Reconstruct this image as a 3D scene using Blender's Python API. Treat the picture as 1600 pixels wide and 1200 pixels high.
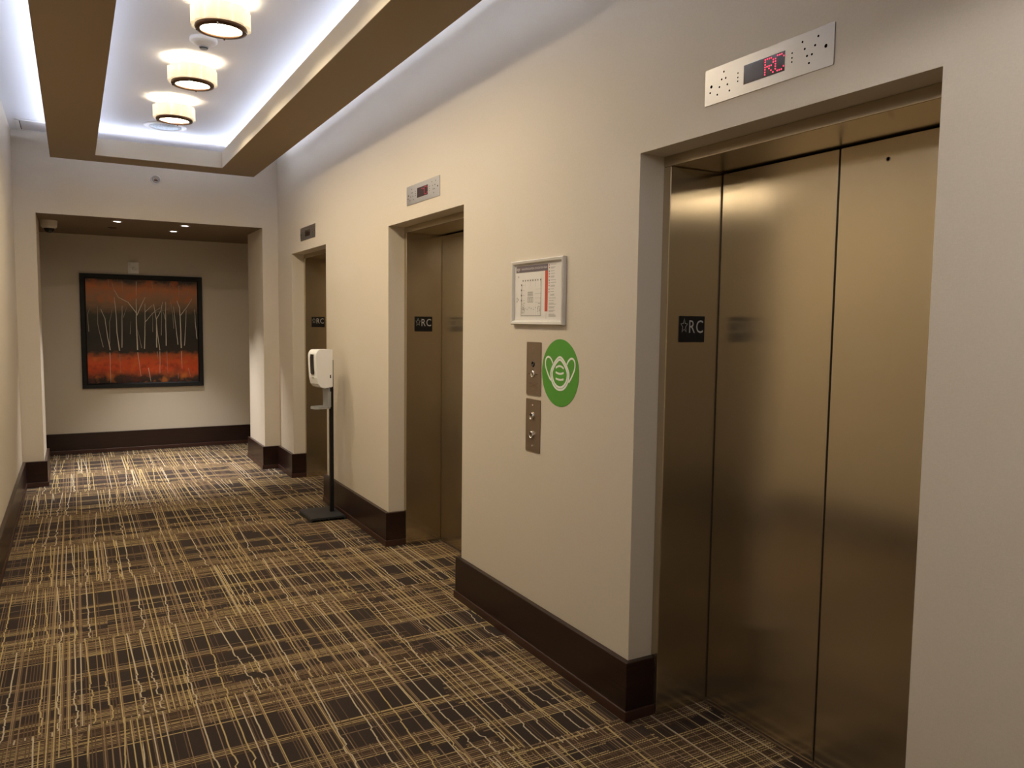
import bpy, math, random
from mathutils import Vector, Matrix

for o in list(bpy.data.objects):
    bpy.data.objects.remove(o)
S = bpy.context.scene
COL = S.collection
random.seed(7)

# ------------------------------------------------------------------ measured layout (metres; x right, y down the corridor)
XL, XR = -0.432, 1.854            # left / right wall planes
YA, YE = 0.61, 8.213              # near / far end walls
PT = 0.76                         # thickness of the portal walls
YZ, YB = -1.20, 10.045            # walls of the cross corridors
P0, P1, HP = -0.264, 1.700, 2.467 # portal sides and soffit height
HC, HO, HD = 3.176, 2.174, 2.134  # ceiling, lift opening, lift door heights
W = 1.157                         # lift opening width
OPEN = (1.183, 3.842, 6.477)      # near edge of each lift opening
D1, D2, FW = 0.113, 0.373, 0.042  # frame plane, door plane, frame face width
BB, BP = 0.233, 0.026             # baseboard height, thickness
XM, YM = (XL + XR) / 2, (YA + YE) / 2

# ------------------------------------------------------------------ camera
F, YAW, PITCH, ROLL, CH = 1216.43, 0.5131, -0.0788, 0.0121, 1.5425
cam = bpy.data.cameras.new('camera')
cam.sensor_width = 36.0
cam.lens = 36.0 * F / 1600.0
cam.clip_start = 0.02
co = bpy.data.objects.new('camera', cam)
COL.objects.link(co)
fw = Vector((math.sin(YAW) * math.cos(PITCH), math.cos(YAW) * math.cos(PITCH), math.sin(PITCH)))
rt = Vector((math.cos(YAW), -math.sin(YAW), 0))
up = rt.cross(fw)
r2 = rt * math.cos(ROLL) + up * math.sin(ROLL)
u2 = -rt * math.sin(ROLL) + up * math.cos(ROLL)
co.matrix_world = Matrix(((r2.x, u2.x, -fw.x, 0), (r2.y, u2.y, -fw.y, 0), (r2.z, u2.z, -fw.z, CH), (0, 0, 0, 1)))
S.camera = co

# ------------------------------------------------------------------ world, exposure, light levels
wd = bpy.data.worlds.new('world')
S.world = wd
wd.use_nodes = True
wd.node_tree.nodes['Background'].inputs[0].default_value = (0.9, 0.85, 0.8, 1)
wd.node_tree.nodes['Background'].inputs[1].default_value = 0.05
S.view_settings.view_transform = 'Standard'
S.view_settings.look = 'None'
S.view_settings.gamma = 1
S.view_settings.use_curve_mapping = False
S.view_settings.exposure = 0.47
LAMP_DISC = 142.0      # glowing bottom glass of each ceiling lamp
LAMP_SHADE = 0.56      # its fluted sides
LED = 1.6             # strip along the middle of the ring
LED_OUT = 38.0        # strip along its outer edge
SPOT_W = 175.0         # downlights of the far cross corridor
FLOOD_W = 15.5         # unseen wide downlights added over the camera to light the near end

# ------------------------------------------------------------------ helpers
def srgb(r, g, b):
    f = lambda c: (c / 255) / 12.92 if c / 255 <= 0.04045 else ((c / 255 + 0.055) / 1.055) ** 2.4
    return (f(r), f(g), f(b), 1)


def mat(name, color, rough=0.6, metal=0.0, spec=0.5, emit=None, strength=0.0):
    m = bpy.data.materials.new(name)
    m.use_nodes = True
    p = m.node_tree.nodes['Principled BSDF']
    p.inputs['Base Color'].default_value = color
    p.inputs['Roughness'].default_value = rough
    p.inputs['Metallic'].default_value = metal
    p.inputs['Specular IOR Level'].default_value = spec
    if emit:
        p.inputs['Emission Color'].default_value = emit
        p.inputs['Emission Strength'].default_value = strength
    return m


class G:
    """small wrapper to write node graphs"""
    def __init__(self, m):
        self.t = m.node_tree
        self.p = self.t.nodes['Principled BSDF']

    def n(self, kind, **kw):
        nd = self.t.nodes.new(kind)
        for k, v in kw.items():
            setattr(nd, k, v)
        return nd

    def put(self, sock, v):
        if isinstance(v, (int, float)):
            sock.default_value = v
        elif isinstance(v, (tuple, list)):
            sock.default_value = v
        else:
            self.t.links.new(v, sock)

    def m(self, op, a, b=None, c=None):
        nd = self.n('ShaderNodeMath', operation=op)
        self.put(nd.inputs[0], a)
        if b is not None:
            self.put(nd.inputs[1], b)
        if c is not None:
            self.put(nd.inputs[2], c)
        return nd.outputs[0]

    def coord(self, out='Object'):
        return self.n('ShaderNodeTexCoord').outputs[out]

    def xyz(self, v):
        nd = self.n('ShaderNodeSeparateXYZ')
        self.put(nd.inputs[0], v)
        return nd.outputs

    def vec(self, x=0.0, y=0.0, z=0.0):
        nd = self.n('ShaderNodeCombineXYZ')
        for s, v in zip(nd.inputs, (x, y, z)):
            self.put(s, v)
        return nd.outputs[0]

    def white(self, x, y=0.0, z=0.0):
        nd = self.n('ShaderNodeTexWhiteNoise', noise_dimensions='3D')
        self.put(nd.inputs['Vector'], self.vec(x, y, z))
        return nd.outputs

    def noise(self, v, scale, detail=2.0, rough=0.5):
        nd = self.n('ShaderNodeTexNoise')
        self.put(nd.inputs['Vector'], v)
        nd.inputs['Scale'].default_value = scale
        nd.inputs['Detail'].default_value = detail
        nd.inputs['Roughness'].default_value = rough
        return nd.outputs[0]

    def ramp(self, f, stops, interp='LINEAR'):
        nd = self.n('ShaderNodeValToRGB')
        self.put(nd.inputs[0], f)
        cr = nd.color_ramp
        cr.interpolation = interp
        while len(cr.elements) < len(stops):
            cr.elements.new(0.5)
        for e, (pos, c) in zip(cr.elements, stops):
            e.position = pos
            e.color = c
        return nd.outputs[0]

    def mix(self, f, a, b, blend='MIX'):
        nd = self.n('ShaderNodeMix', data_type='RGBA', blend_type=blend)
        self.put(nd.inputs[0], f)
        self.put(nd.inputs[6], a)
        self.put(nd.inputs[7], b)
        return nd.outputs[2]

    def bump(self, h, strength, dist=0.002):
        nd = self.n('ShaderNodeBump')
        nd.inputs['Strength'].default_value = strength
        nd.inputs['Distance'].default_value = dist
        self.put(nd.inputs['Height'], h)
        self.t.links.new(nd.outputs[0], self.p.inputs['Normal'])

    def color(self, c):
        self.put(self.p.inputs['Base Color'], c)


# ------------------------------------------------------------------ materials
def make_wallpaper(name, col):
    m = mat(name, col, 0.62, 0, 0.35)
    g = G(m)
    v = g.coord()
    x, y, z = g.xyz(v)
    weave = g.noise(g.vec(g.m('MULTIPLY', x, 1.0), y, g.m('MULTIPLY', z, 0.35)), 420, 2)
    weave2 = g.noise(g.vec(g.m('MULTIPLY', x, 0.3), g.m('MULTIPLY', y, 0.3), z), 380, 2)
    blot = g.noise(v, 1.7, 3)
    a = tuple(c * 0.93 for c in col[:3]) + (1,)
    b = tuple(min(1, c * 1.06) for c in col[:3]) + (1,)
    c1 = g.mix(g.m('MULTIPLY_ADD', g.m('ADD', weave, weave2), 0.9, -0.4), a, b)
    c2 = g.mix(g.m('MULTIPLY_ADD', blot, 0.5, -0.15), c1, tuple(c * k for c, k in zip(col[:3], (0.97, 0.95, 0.92))) + (1,))
    g.color(c2)
    g.bump(g.m('ADD', weave, weave2), 0.25, 0.0006)
    return m


M = {}
M['wall'] = make_wallpaper('beige_wallpaper', (0.61, 0.54, 0.44, 1))
M['soffit'] = mat('brown_soffit_paint', (0.19, 0.138, 0.09, 1), 0.7, 0, 0.3)
M['ceiling'] = mat('white_ceiling_paint', (0.80, 0.80, 0.82, 1), 0.8, 0, 0.2)
M['ringside'] = mat('cream_paint', (0.72, 0.66, 0.56, 1), 0.7, 0, 0.3)
M['ringunder'] = mat('brown_paint', (0.26, 0.185, 0.105, 1), 0.6, 0, 0.3)
M['led'] = mat('led_strip', (1, 1, 1, 1), 0.5, emit=(0.62, 0.73, 1.0, 1), strength=LED)
M['ledout'] = mat('bright_led_strip', (1, 1, 1, 1), 0.5, emit=(0.62, 0.73, 1.0, 1), strength=LED_OUT)
M['disc'] = mat('lit_glass', (1, 1, 1, 1), 0.3, emit=(1.0, 0.85, 0.60, 1), strength=LAMP_DISC)
M['shade'] = mat('lit_fluted_glass', (0.95, 0.9, 0.8, 1), 0.3, emit=(1.0, 0.80, 0.47, 1), strength=LAMP_SHADE)
M['chrome'] = mat('chrome', (0.75, 0.72, 0.68, 1), 0.18, 1.0)
M['bronze'] = mat('dark_bronze', (0.10, 0.055, 0.035, 1), 0.3, 1.0)
M['white'] = mat('white_plastic', (0.80, 0.79, 0.77, 1), 0.35, 0, 0.5)
M['offwhite'] = mat('offwhite_plastic', (0.62, 0.58, 0.52, 1), 0.45, 0, 0.5)
M['black'] = mat('black_paint', (0.008, 0.007, 0.007, 1), 0.5, 0, 0.25)
M['void'] = mat('dark_gap', (0.004, 0.003, 0.003, 1), 0.9, 0, 0.0)
M['darkglass'] = mat('smoked_glass', (0.006, 0.005, 0.006, 1), 0.08, 0, 0.5)
M['greyplastic'] = mat('grey_translucent_plastic', (0.30, 0.30, 0.29, 1), 0.3, 0, 0.5)
M['stone'] = mat('black_powder_coat', (0.025, 0.025, 0.026, 1), 0.5, 0, 0.4)
M['silver'] = mat('silver_frame', (0.66, 0.63, 0.58, 1), 0.38, 0.25)
M['paper'] = mat('paper', (0.70, 0.67, 0.63, 1), 0.4)
M['ink'] = mat('dark_ink', (0.10, 0.09, 0.09, 1), 0.5)
M['greyink'] = mat('grey_ink', (0.36, 0.34, 0.33, 1), 0.5)
M['violet'] = mat('violet_grey_ink', (0.13, 0.10, 0.12, 1), 0.5)
M['redink'] = mat('red_ink', (0.50, 0.06, 0.025, 1), 0.5)
M['green'] = mat('green_vinyl', (0.075, 0.30, 0.028, 1), 0.45)
M['whitevinyl'] = mat('white_vinyl', (0.78, 0.79, 0.74, 1), 0.45)
M['redled'] = mat('red_led', (0.2, 0, 0.01, 1), 0.4, emit=(1.0, 0.02, 0.08, 1), strength=1.6)
M['dimled'] = mat('dim_red_led', (0.2, 0, 0.01, 1), 0.4, emit=(0.8, 0.02, 0.08, 1), strength=0.35)
M['screen'] = mat('dark_red_lens', (0.035, 0.018, 0.018, 1), 0.15, 0, 0.6)
M['signgrey'] = mat('sign_lettering', (0.42, 0.40, 0.39, 1), 0.5)
M['spotlens'] = mat('lit_downlight', (1, 1, 1, 1), 0.3, emit=(0.95, 0.97, 1.0, 1), strength=9.0)
M['deadlens'] = mat('unlit_downlight', (0.05, 0.04, 0.035, 1), 0.4)
M['strobelens'] = mat('clear_strobe_lens', (0.75, 0.74, 0.72, 1), 0.12, 0, 0.8)
M['diffuser'] = mat('grille_paint', (0.56, 0.53, 0.52, 1), 0.5)


def make_steel(name, col, rough, metal=0.85, aniso=0.0):
    m = mat(name, col, rough, metal)
    g = G(m)
    x, y, z = g.xyz(g.coord())
    fine = g.noise(g.vec(g.m('MULTIPLY', x, 30.0), g.m('MULTIPLY', y, 30.0), g.m('MULTIPLY', z, 1500.0)), 1.0, 1)
    n2 = g.noise(g.coord(), 2.2, 2)
    g.put(g.p.inputs['Roughness'], g.m('MULTIPLY_ADD', n2, 0.08, rough - 0.04))
    a = tuple(c * 0.96 for c in col[:3]) + (1,)
    b = tuple(c * 1.04 for c in col[:3]) + (1,)
    g.color(g.mix(fine, a, b))
    if aniso:                                                     # upright grain: reflections smear sideways
        cr = g.n('ShaderNodeVectorMath', operation='CROSS_PRODUCT')
        g.put(cr.inputs[0], g.n('ShaderNodeNewGeometry').outputs['Normal'])
        cr.inputs[1].default_value = (0.04, 0.06, 1)
        g.p.inputs['Anisotropic'].default_value = aniso
        g.put(g.p.inputs['Tangent'], cr.outputs[0])
    return m


M['steel'] = make_steel('brushed_bronze_steel', (0.53, 0.45, 0.325, 1), 0.205, 0.92, 0.9)
M['plate'] = make_steel('brushed_steel_plate', (0.36, 0.34, 0.325, 1), 0.42, 1.0)
M['callplate'] = make_steel('brushed_bronze_plate', (0.30, 0.23, 0.17, 1), 0.36)


def make_wood():
    m = mat('dark_mahogany', (0.03, 0.01, 0.008, 1), 0.28, 0, 0.5)
    g = G(m)
    x, y, z = g.xyz(g.coord())
    gr = g.noise(g.vec(g.m('MULTIPLY', x, 1.5), g.m('MULTIPLY', y, 1.5), g.m('MULTIPLY', z, 40)), 3, 3)
    g.color(g.ramp(gr, [(0.3, (0.011, 0.004, 0.0035, 1)), (0.7, (0.025, 0.0085, 0.0065, 1))]))
    return m


M['wood'] = make_wood()
M['shoe'] = mat('brown_shoe_moulding', (0.045, 0.018, 0.012, 1), 0.35)


def make_carpet():
    m = mat('patterned_carpet', (0.03, 0.02, 0.015, 1), 0.95, 0, 0.1)
    g = G(m)
    v = g.coord()
    x, y, z = g.xyz(v)
    PER, B0 = 0.914, 4.175
    BROWN, TAN, GOLD, PALE = (0.115, 0.072, 0.042, 1), (0.25, 0.17, 0.10, 1), (0.44, 0.33, 0.155, 1), (0.48, 0.395, 0.27, 1)
    yw = g.m('DIVIDE', g.m('SUBTRACT', y, B0), PER)
    # columns with ragged joints, the next one dropped by a part of the repeat
    rag = g.white(g.m('FLOOR', g.m('DIVIDE', y, 0.012)), 3.3)[0]
    colx = g.m('DIVIDE', g.m('ADD', g.m('SUBTRACT', x, 1.42), g.m('MULTIPLY', rag, 0.11)), 1.83)
    col = g.m('FLOOR', colx)
    drop = g.m('MULTIPLY', g.m('FLOORED_MODULO', col, 4.0), 0.21)
    ys = g.m('DIVIDE', g.m('SUBTRACT', g.m('ADD', y, drop), B0), PER)

    def lines(u, w_cell, width, along, blk_len, thresh, seed, wob=0.0, wfreq=14.0):
        """thin threads along one axis -> mask, random pick"""
        c0 = g.m('FLOOR', g.m('DIVIDE', u, w_cell))
        if wob:
            cc = g.m('FLOOR', g.m('DIVIDE', u, w_cell * 3))
            fl = g.m('FLOORED_MODULO', along, 1.0)
            act = g.m('SMOOTH_MIN', 1.0, g.m('ADD', 0.12, g.m('MULTIPLY', g.m('MAXIMUM', g.m('SUBTRACT', 0.55, fl), 0.0), 5.0)), 0.2)
            k1 = g.m('MULTIPLY', along, wfreq)
            nz = g.n('ShaderNodeTexNoise')
            g.put(nz.inputs['Vector'], g.vec(g.m('ADD', g.m('MULTIPLY', g.m('FLOOR', k1), 0.7), g.m('MULTIPLY', g.m('SMOOTH_MIN', g.m('MULTIPLY', g.m('FRACT', k1), 2.6), 1.0, 0.1), 0.7)), g.m('MULTIPLY', cc, 3.7), seed))
            nz.inputs['Scale'].default_value = 1.0
            nz.inputs['Detail'].default_value = 1.0
            slant = g.m('MULTIPLY', g.m('SUBTRACT', g.white(cc, g.m('FLOOR', along), seed)[0], 0.5), g.m('MULTIPLY', fl, 0.09))
            u = g.m('ADD', g.m('ADD', u, slant), g.m('MULTIPLY', act, g.m('MULTIPLY', g.m('SUBTRACT', nz.outputs[0], 0.5), wob)))
            c0 = g.m('FLOOR', g.m('DIVIDE', u, w_cell))
        ph = g.white(c0, seed, 9.1)[0]
        blk = g.m('FLOOR', g.m('ADD', g.m('DIVIDE', along, blk_len), g.m('MULTIPLY', ph, 0.06)))
        rnd = g.white(c0, blk, seed)
        fr = g.m('ABSOLUTE', g.m('SUBTRACT', g.m('FLOORED_MODULO', g.m('DIVIDE', u, w_cell), 1.0), 0.5))
        edge = g.m('SUBTRACT', 1.0, g.m('SMOOTH_MIN', 1.0, g.m('DIVIDE', fr, width / w_cell / 2), 0.3))
        line = g.m('MINIMUM', g.m('MULTIPLY', g.m('MAXIMUM', edge, 0.0), 2.2), 1.0)
        pick = g.m('GREATER_THAN', rnd[0], thresh)
        return g.m('MULTIPLY', line, pick), g.xyz(rnd[1])[1]

    zone = g.m('FLOORED_MODULO', ys, 1.0)                       # 0 near edge of the repeat .. 1 far edge
    jit = g.m('MULTIPLY', g.m('SUBTRACT', g.white(g.m('FLOOR', g.m('DIVIDE', x, 0.11)), g.m('FLOOR', ys), 5.0)[0], 0.5), 0.06)
    zj = g.m('ADD', zone, jit)
    dense = g.m('GREATER_THAN', zj, 0.45)
    gap = g.m('LESS_THAN', g.m('ABSOLUTE', g.m('SUBTRACT', zj, 0.85)), 0.035)
    dense = g.m('MULTIPLY', dense, g.m('SUBTRACT', 1.0, gap))
    band = g.m('LESS_THAN', g.m('ABSOLUTE', g.m('SUBTRACT', zone, 0.20)), 0.035)
    weft_on = g.m('MAXIMUM', dense, band)
    base = g.ramp(g.noise(v, 300, 2), [(0.3, (0.028, 0.0195, 0.016, 1)), (0.7, (0.052, 0.037, 0.030, 1))])
    # brownish ground of the dense blocks
    c = g.mix(g.m('MULTIPLY', weft_on, 0.6), base, (0.075, 0.045, 0.024, 1))
    yb = g.m('MULTIPLY', ys, PER)
    # fine cross threads
    mk, rn = lines(yb, 0.0115, 0.0056, x, 0.62, 0.25, 1.7)
    c = g.mix(g.m('MULTIPLY', mk, weft_on), c, g.ramp(rn, [(0.0, BROWN), (0.22, TAN), (0.60, GOLD)], 'CONSTANT'))
    # a bright cross thread on the near edge of each dense block, a few others anywhere
    gl = g.m('MULTIPLY', g.m('LESS_THAN', g.m('ABSOLUTE', g.m('SUBTRACT', zone, 0.445)), 0.0035), g.m('GREATER_THAN', g.white(g.m('FLOOR', g.m('DIVIDE', x, 0.33)), g.m('FLOOR', ys), 2.0)[0], 0.25))
    c = g.mix(g.m('MULTIPLY', gl, 0.9), c, GOLD)
    mk, rn = lines(yb, 0.095, 0.0062, x, 0.85, 0.50, 4.1)
    c = g.mix(g.m('MULTIPLY', mk, 0.8), c, g.ramp(rn, [(0.0, TAN), (0.5, GOLD)], 'CONSTANT'))
    # warp threads, dim and fine
    mk, rn = lines(x, 0.0115, 0.0048, yw, 1.0, 0.38, 2.3)
    bun2 = g.m('MAXIMUM', g.m('GREATER_THAN', g.white(g.m('FLOOR', g.m('DIVIDE', x, 0.047)), g.m('FLOOR', yw), 3.6)[0], 0.38), dense)
    c = g.mix(g.m('MULTIPLY', mk, bun2), c, g.ramp(rn, [(0.0, BROWN), (0.55, TAN), (0.90, GOLD)], 'CONSTANT'))
    # warp threads, brighter, in loose bundles
    bun = g.m('GREATER_THAN', g.white(g.m('FLOOR', g.m('DIVIDE', x, 0.069)), g.m('FLOOR', yw), 6.6)[0], 0.30)
    mk, rn = lines(x, 0.023, 0.0056, yw, 1.0, 0.50, 6.9)
    c = g.mix(g.m('MULTIPLY', mk, bun), c, g.ramp(rn, [(0.0, TAN), (0.40, GOLD), (0.80, PALE)], 'CONSTANT'))
    # wandering threads
    mk, rn = lines(x, 0.060, 0.0066, yw, 1.0, 0.46, 8.2, 0.046, 15.0)
    c = g.mix(mk, c, g.ramp(rn, [(0.0, GOLD), (0.5, PALE)], 'CONSTANT'))
    fuzz = g.noise(v, 700, 2)
    c = g.mix(1.0, c, g.ramp(fuzz, [(0.25, (0.6, 0.6, 0.6, 1)), (0.75, (1.25, 1.25, 1.25, 1))]), 'MULTIPLY')
    g.color(c)
    g.bump(fuzz, 0.5, 0.002)
    return m


M['carpet'] = make_carpet()


def make_painting():
    m = mat('painted_canvas', (0.05, 0.05, 0.05, 1), 0.5, 0, 0.3)
    g = G(m)
    v = g.coord()
    x, y, z = g.xyz(v)
    n1 = g.noise(g.vec(g.m('MULTIPLY', x, 0.7), 0.0, z), 5.0, 5, 0.6)
    n2 = g.noise(v, 16.0, 5, 0.65)
    zz = g.m('ADD', z, g.m('ADD', g.m('MULTIPLY_ADD', n1, 0.16, -0.08), g.m('MULTIPLY_ADD', n2, 0.10, -0.05)))
    t = g.m('DIVIDE', zz, 1.20)
    c = g.ramp(t, [(0.0, srgb(38, 30, 28)), (0.045, srgb(60, 40, 32)), (0.085, srgb(150, 70, 36)), (0.13, srgb(196, 76, 34)),
                   (0.21, srgb(200, 84, 40)), (0.255, srgb(168, 84, 44)), (0.30, srgb(52, 46, 40)), (0.45, srgb(42, 40, 38)), (0.66, srgb(58, 56, 48)),
                   (0.73, srgb(120, 96, 74)), (0.83, srgb(150, 110, 80)), (0.91, srgb(170, 110, 72)), (0.955, srgb(132, 94, 70)), (0.985, srgb(62, 56, 52))])
    hot = g.noise(v, 7.5, 4, 0.6)
    up_ = g.m('GREATER_THAN', z, 0.92)
    c = g.mix(g.m('MULTIPLY', g.m('MULTIPLY', g.m('MINIMUM', g.m('MAXIMUM', g.m('MULTIPLY', g.m('SUBTRACT', hot, 0.50), 7.0), 0.0), 1.0), up_), 0.45), c, srgb(196, 104, 52))
    lo = g.m('LESS_THAN', z, 0.30)
    c = g.mix(g.m('MULTIPLY', g.m('MULTIPLY', g.m('MINIMUM', g.m('MAXIMUM', g.m('MULTIPLY', g.m('SUBTRACT', hot, 0.54), 7.0), 0.0), 1.0), lo), 0.5), c, srgb(205, 120, 50))
    c = g.mix(g.m('MULTIPLY', g.m('MULTIPLY', g.m('MINIMUM', g.m('MAXIMUM', g.m('MULTIPLY', g.m('SUBTRACT', 0.48, hot), 7.0), 0.0), 1.0), lo), 0.6), c, srgb(110, 45, 28))
    c = g.mix(1.0, c, (1.2, 1.15, 1.1, 1), 'MULTIPLY')
    g.color(c)
    g.bump(n2, 0.3, 0.003)
    return m


M['painting'] = make_painting()
M['trunk'] = mat('pale_paint', (0.70, 0.62, 0.50, 1), 0.55)
M['trunkdim'] = mat('grey_paint', (0.40, 0.33, 0.26, 1), 0.55)


# ------------------------------------------------------------------ mesh builder
class MB:
    def __init__(self):
        self.v, self.f, self.mi, self.sm = [], [], [], []
        self.mats = []

    def _m(self, m):
        if m is None:
            return 0
        if m not in self.mats:
            self.mats.append(m)
        return self.mats.index(m)

    def add(self, vs, fs, m=None, smooth=False):
        b = len(self.v)
        self.v += [tuple(p) for p in vs]
        k = self._m(m)
        for f in fs:
            self.f.append(tuple(i + b for i in f))
            self.mi.append(k)
            self.sm.append(smooth)
        return self

    def box(self, x0, x1, y0, y1, z0, z1, m=None):
        x0, x1 = min(x0, x1), max(x0, x1)
        y0, y1 = min(y0, y1), max(y0, y1)
        z0, z1 = min(z0, z1), max(z0, z1)
        vs = [(x0, y0, z0), (x1, y0, z0), (x1, y1, z0), (x0, y1, z0), (x0, y0, z1), (x1, y0, z1), (x1, y1, z1), (x0, y1, z1)]
        fs = [(0, 3, 2, 1), (4, 5, 6, 7), (0, 1, 5, 4), (1, 2, 6, 5), (2, 3, 7, 6), (3, 0, 4, 7)]
        return self.add(vs, fs, m)

    def lathe(self, prof, c=(0, 0, 0), axis='z', seg=40, m=None, rmod=None, smooth=True):
        """profile of (radius, height) turned about an axis through c; radius 0 closes the end"""
        vs, fs, rings = [], [], []
        for r, h in prof:
            ring = []
            if r <= 1e-9:
                ring = [len(vs)]
                vs.append(self._ax(0, 0, h, c, axis))
            else:
                for k in range(seg):
                    a = 2 * math.pi * k / seg
                    rr = r * (rmod(a) if rmod else 1)
                    ring.append(len(vs))
                    vs.append(self._ax(rr * math.cos(a), rr * math.sin(a), h, c, axis))
            rings.append(ring)
        for A, B in zip(rings, rings[1:]):
            for k in range(seg):
                q = (k + 1) % seg
                if len(A) == 1 and len(B) == 1:
                    continue
                if len(A) == 1:
                    fs.append((A[0], B[k], B[q]))
                elif len(B) == 1:
                    fs.append((A[k], A[q], B[0]))
                else:
                    fs.append((A[k], A[q], B[q], B[k]))
        return self.add(vs, fs, m, smooth)

    @staticmethod
    def _ax(a, b, h, c, axis):
        if axis == 'z':
            return (c[0] + a, c[1] + b, c[2] + h)
        if axis == '-x':                                   # height grows towards -x
            return (c[0] - h, c[1] - a, c[2] + b)
        if axis == '-y':
            return (c[0] + a, c[1] - h, c[2] + b)
        raise ValueError(axis)

    def prism(self, poly, to3, d0, d1, m=None, smooth=False):
        """closed 2D polygon extruded from depth d0 to d1; to3(u, v, d)"""
        n = len(poly)
        vs = [to3(u, v, d0) for u, v in poly] + [to3(u, v, d1) for u, v in poly]
        fs = [tuple(range(n))[::-1], tuple(range(n, 2 * n))]
        self.add(vs, fs, m)
        b = [(i, (i + 1) % n, n + (i + 1) % n, n + i) for i in range(n)]
        return self.add(vs, b, m, smooth)

    def stroke(self, pts, w, to3, d, m=None, closed=False, w2=None):
        """flat ribbon along a 2D line"""
        n = len(pts)
        L, R = [], []
        for i, (u, v) in enumerate(pts):
            a = pts[(i - 1) % n] if (closed or i) else pts[i]
            b = pts[(i + 1) % n] if (closed or i < n - 1) else pts[i]
            du, dv = b[0] - a[0], b[1] - a[1]
            l = math.hypot(du, dv) or 1
            t = i / max(1, n - 1)
            ww = (w if w2 is None else w + (w2 - w) * t) / 2
            L.append((u - dv / l * ww, v + du / l * ww))
            R.append((u + dv / l * ww, v - du / l * ww))
        vs = [to3(u, v, d) for u, v in L] + [to3(u, v, d) for u, v in R]
        rng = range(n if closed else n - 1)
        return self.add(vs, [(i, (i + 1) % n, n + (i + 1) % n, n + i) for i in rng], m)

    def text(self, s, size, to3, d, m=None, at=(0, 0), align='LEFT', sx=1.0):
        cu = bpy.data.curves.new('t', 'FONT')
        cu.body = s
        cu.size = size
        cu.align_x = align
        cu.resolution_u = 3
        ob = bpy.data.objects.new('t', cu)
        COL.objects.link(ob)
        bpy.context.view_layer.update()
        me = bpy.data.meshes.new_from_object(ob.evaluated_get(bpy.context.evaluated_depsgraph_get()))
        vs = [to3(at[0] + p.co.x * sx, at[1] + p.co.y, d) for p in me.vertices]
        fs = [tuple(p.vertices) for p in me.polygons]
        bpy.data.objects.remove(ob)
        bpy.data.curves.remove(cu)
        bpy.data.meshes.remove(me)
        return self.add(vs, fs, m)

    def build(self, name, material, parent=None, bevel=0.0, seg=2):
        me = bpy.data.meshes.new(name)
        off = parent_loc(parent)
        me.from_pydata([(a - off[0], b - off[1], c - off[2]) for a, b, c in self.v], [], self.f)
        if self.mats:
            for mm in self.mats:
                me.materials.append(mm)
            me.polygons.foreach_set('material_index', self.mi)
        else:
            me.materials.append(material)
        me.polygons.foreach_set('use_smooth', self.sm)
        me.update()
        o = bpy.data.objects.new(name, me)
        COL.objects.link(o)
        if parent:
            o.parent = parent
        if bevel:
            b = o.modifiers.new('bevel', 'BEVEL')
            b.width = bevel
            b.segments = seg
            b.limit_method = 'ANGLE'
            b.harden_normals = False
        return o


def parent_loc(p):
    v = Vector((0, 0, 0))
    while p:
        v += p.location
        p = p.parent
    return v


def tag(o, label=None, cat=None, group=None, kind=None):
    if label:
        o['label'] = label
    if cat:
        o['category'] = cat
    if group:
        o['group'] = group
    if kind:
        o['kind'] = kind
    return o


def thing(name, loc, label=None, cat=None, group=None, kind=None):
    o = bpy.data.objects.new(name, None)
    o.empty_display_size = 0.1
    o.location = loc
    COL.objects.link(o)
    return tag(o, label, cat, group, kind)


def copy_tree(o, parent=None):
    c = o.copy()
    COL.objects.link(c)
    if parent:
        c.parent = parent
    for ch in list(o.children):
        copy_tree(ch, c)
    return c


def struct(name, mb, m, bevel=0.0, parent=None):
    o = mb.build(name, m, parent, bevel)
    if not parent:
        o['kind'] = 'structure'
    return o


def right_wall(yc, zc, x=XR):                # (u right, v up, d out of the wall) on the lift wall
    return lambda u, v, d: (x - d, yc - u, zc + v)


def facing(xc, yc, zc):                      # on a plane that faces the camera along -y
    return lambda u, v, d: (xc + u, yc - d, zc + v)


def rrect(w, h, r, n=5, cu=0, cv=0):
    pts = []
    for sx, sy, a0 in ((1, 1, 0), (-1, 1, 90), (-1, -1, 180), (1, -1, 270)):
        for k in range(n + 1):
            a = math.radians(a0 + 90 * k / n)
            pts.append((cu + sx * (w / 2 - r) + r * math.cos(a), cv + sy * (h / 2 - r) + r * math.sin(a)))
    return pts


def circ(r, n=28, cu=0, cv=0, ry=None):
    return [(cu + r * math.cos(2 * math.pi * k / n), cv + (ry or r) * math.sin(2 * math.pi * k / n)) for k in range(n)]


# ------------------------------------------------------------------ the setting
XA, XZ = -3.6, 5.4                          # ends of the cross corridors
TOP = 3.30
struct('floor', MB().box(XA - 0.1, XZ + 0.1, YZ - 0.1, YB + 0.1, -0.12, 0), M['carpet'])
struct('ceiling', MB().box(XL - 0.12, XR + 0.45, YA, YE, HC, TOP), M['ceiling'])
low = MB().box(XA, XZ, YE + PT, YB, HP, HP + 0.1).box(XA, XZ, YZ, YA - PT, HP, HP + 0.1)
struct('ceiling', low, M['soffit'])
struct('wall_left', MB().box(XL - 0.12, XL, YA, YE, 0, HC), M['wall'])
wr = MB()
ed = [YA] + [e for o in OPEN for e in (o, o + W)] + [YE]
for a, b in zip(ed[0::2], ed[1::2]):
    wr.box(XR, XR + 0.45, a, b, 0, HC)
for o in OPEN:
    wr.box(XR, XR + 0.45, o, o + W, HO, HC)
struct('wall_right', wr, M['wall'])


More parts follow.
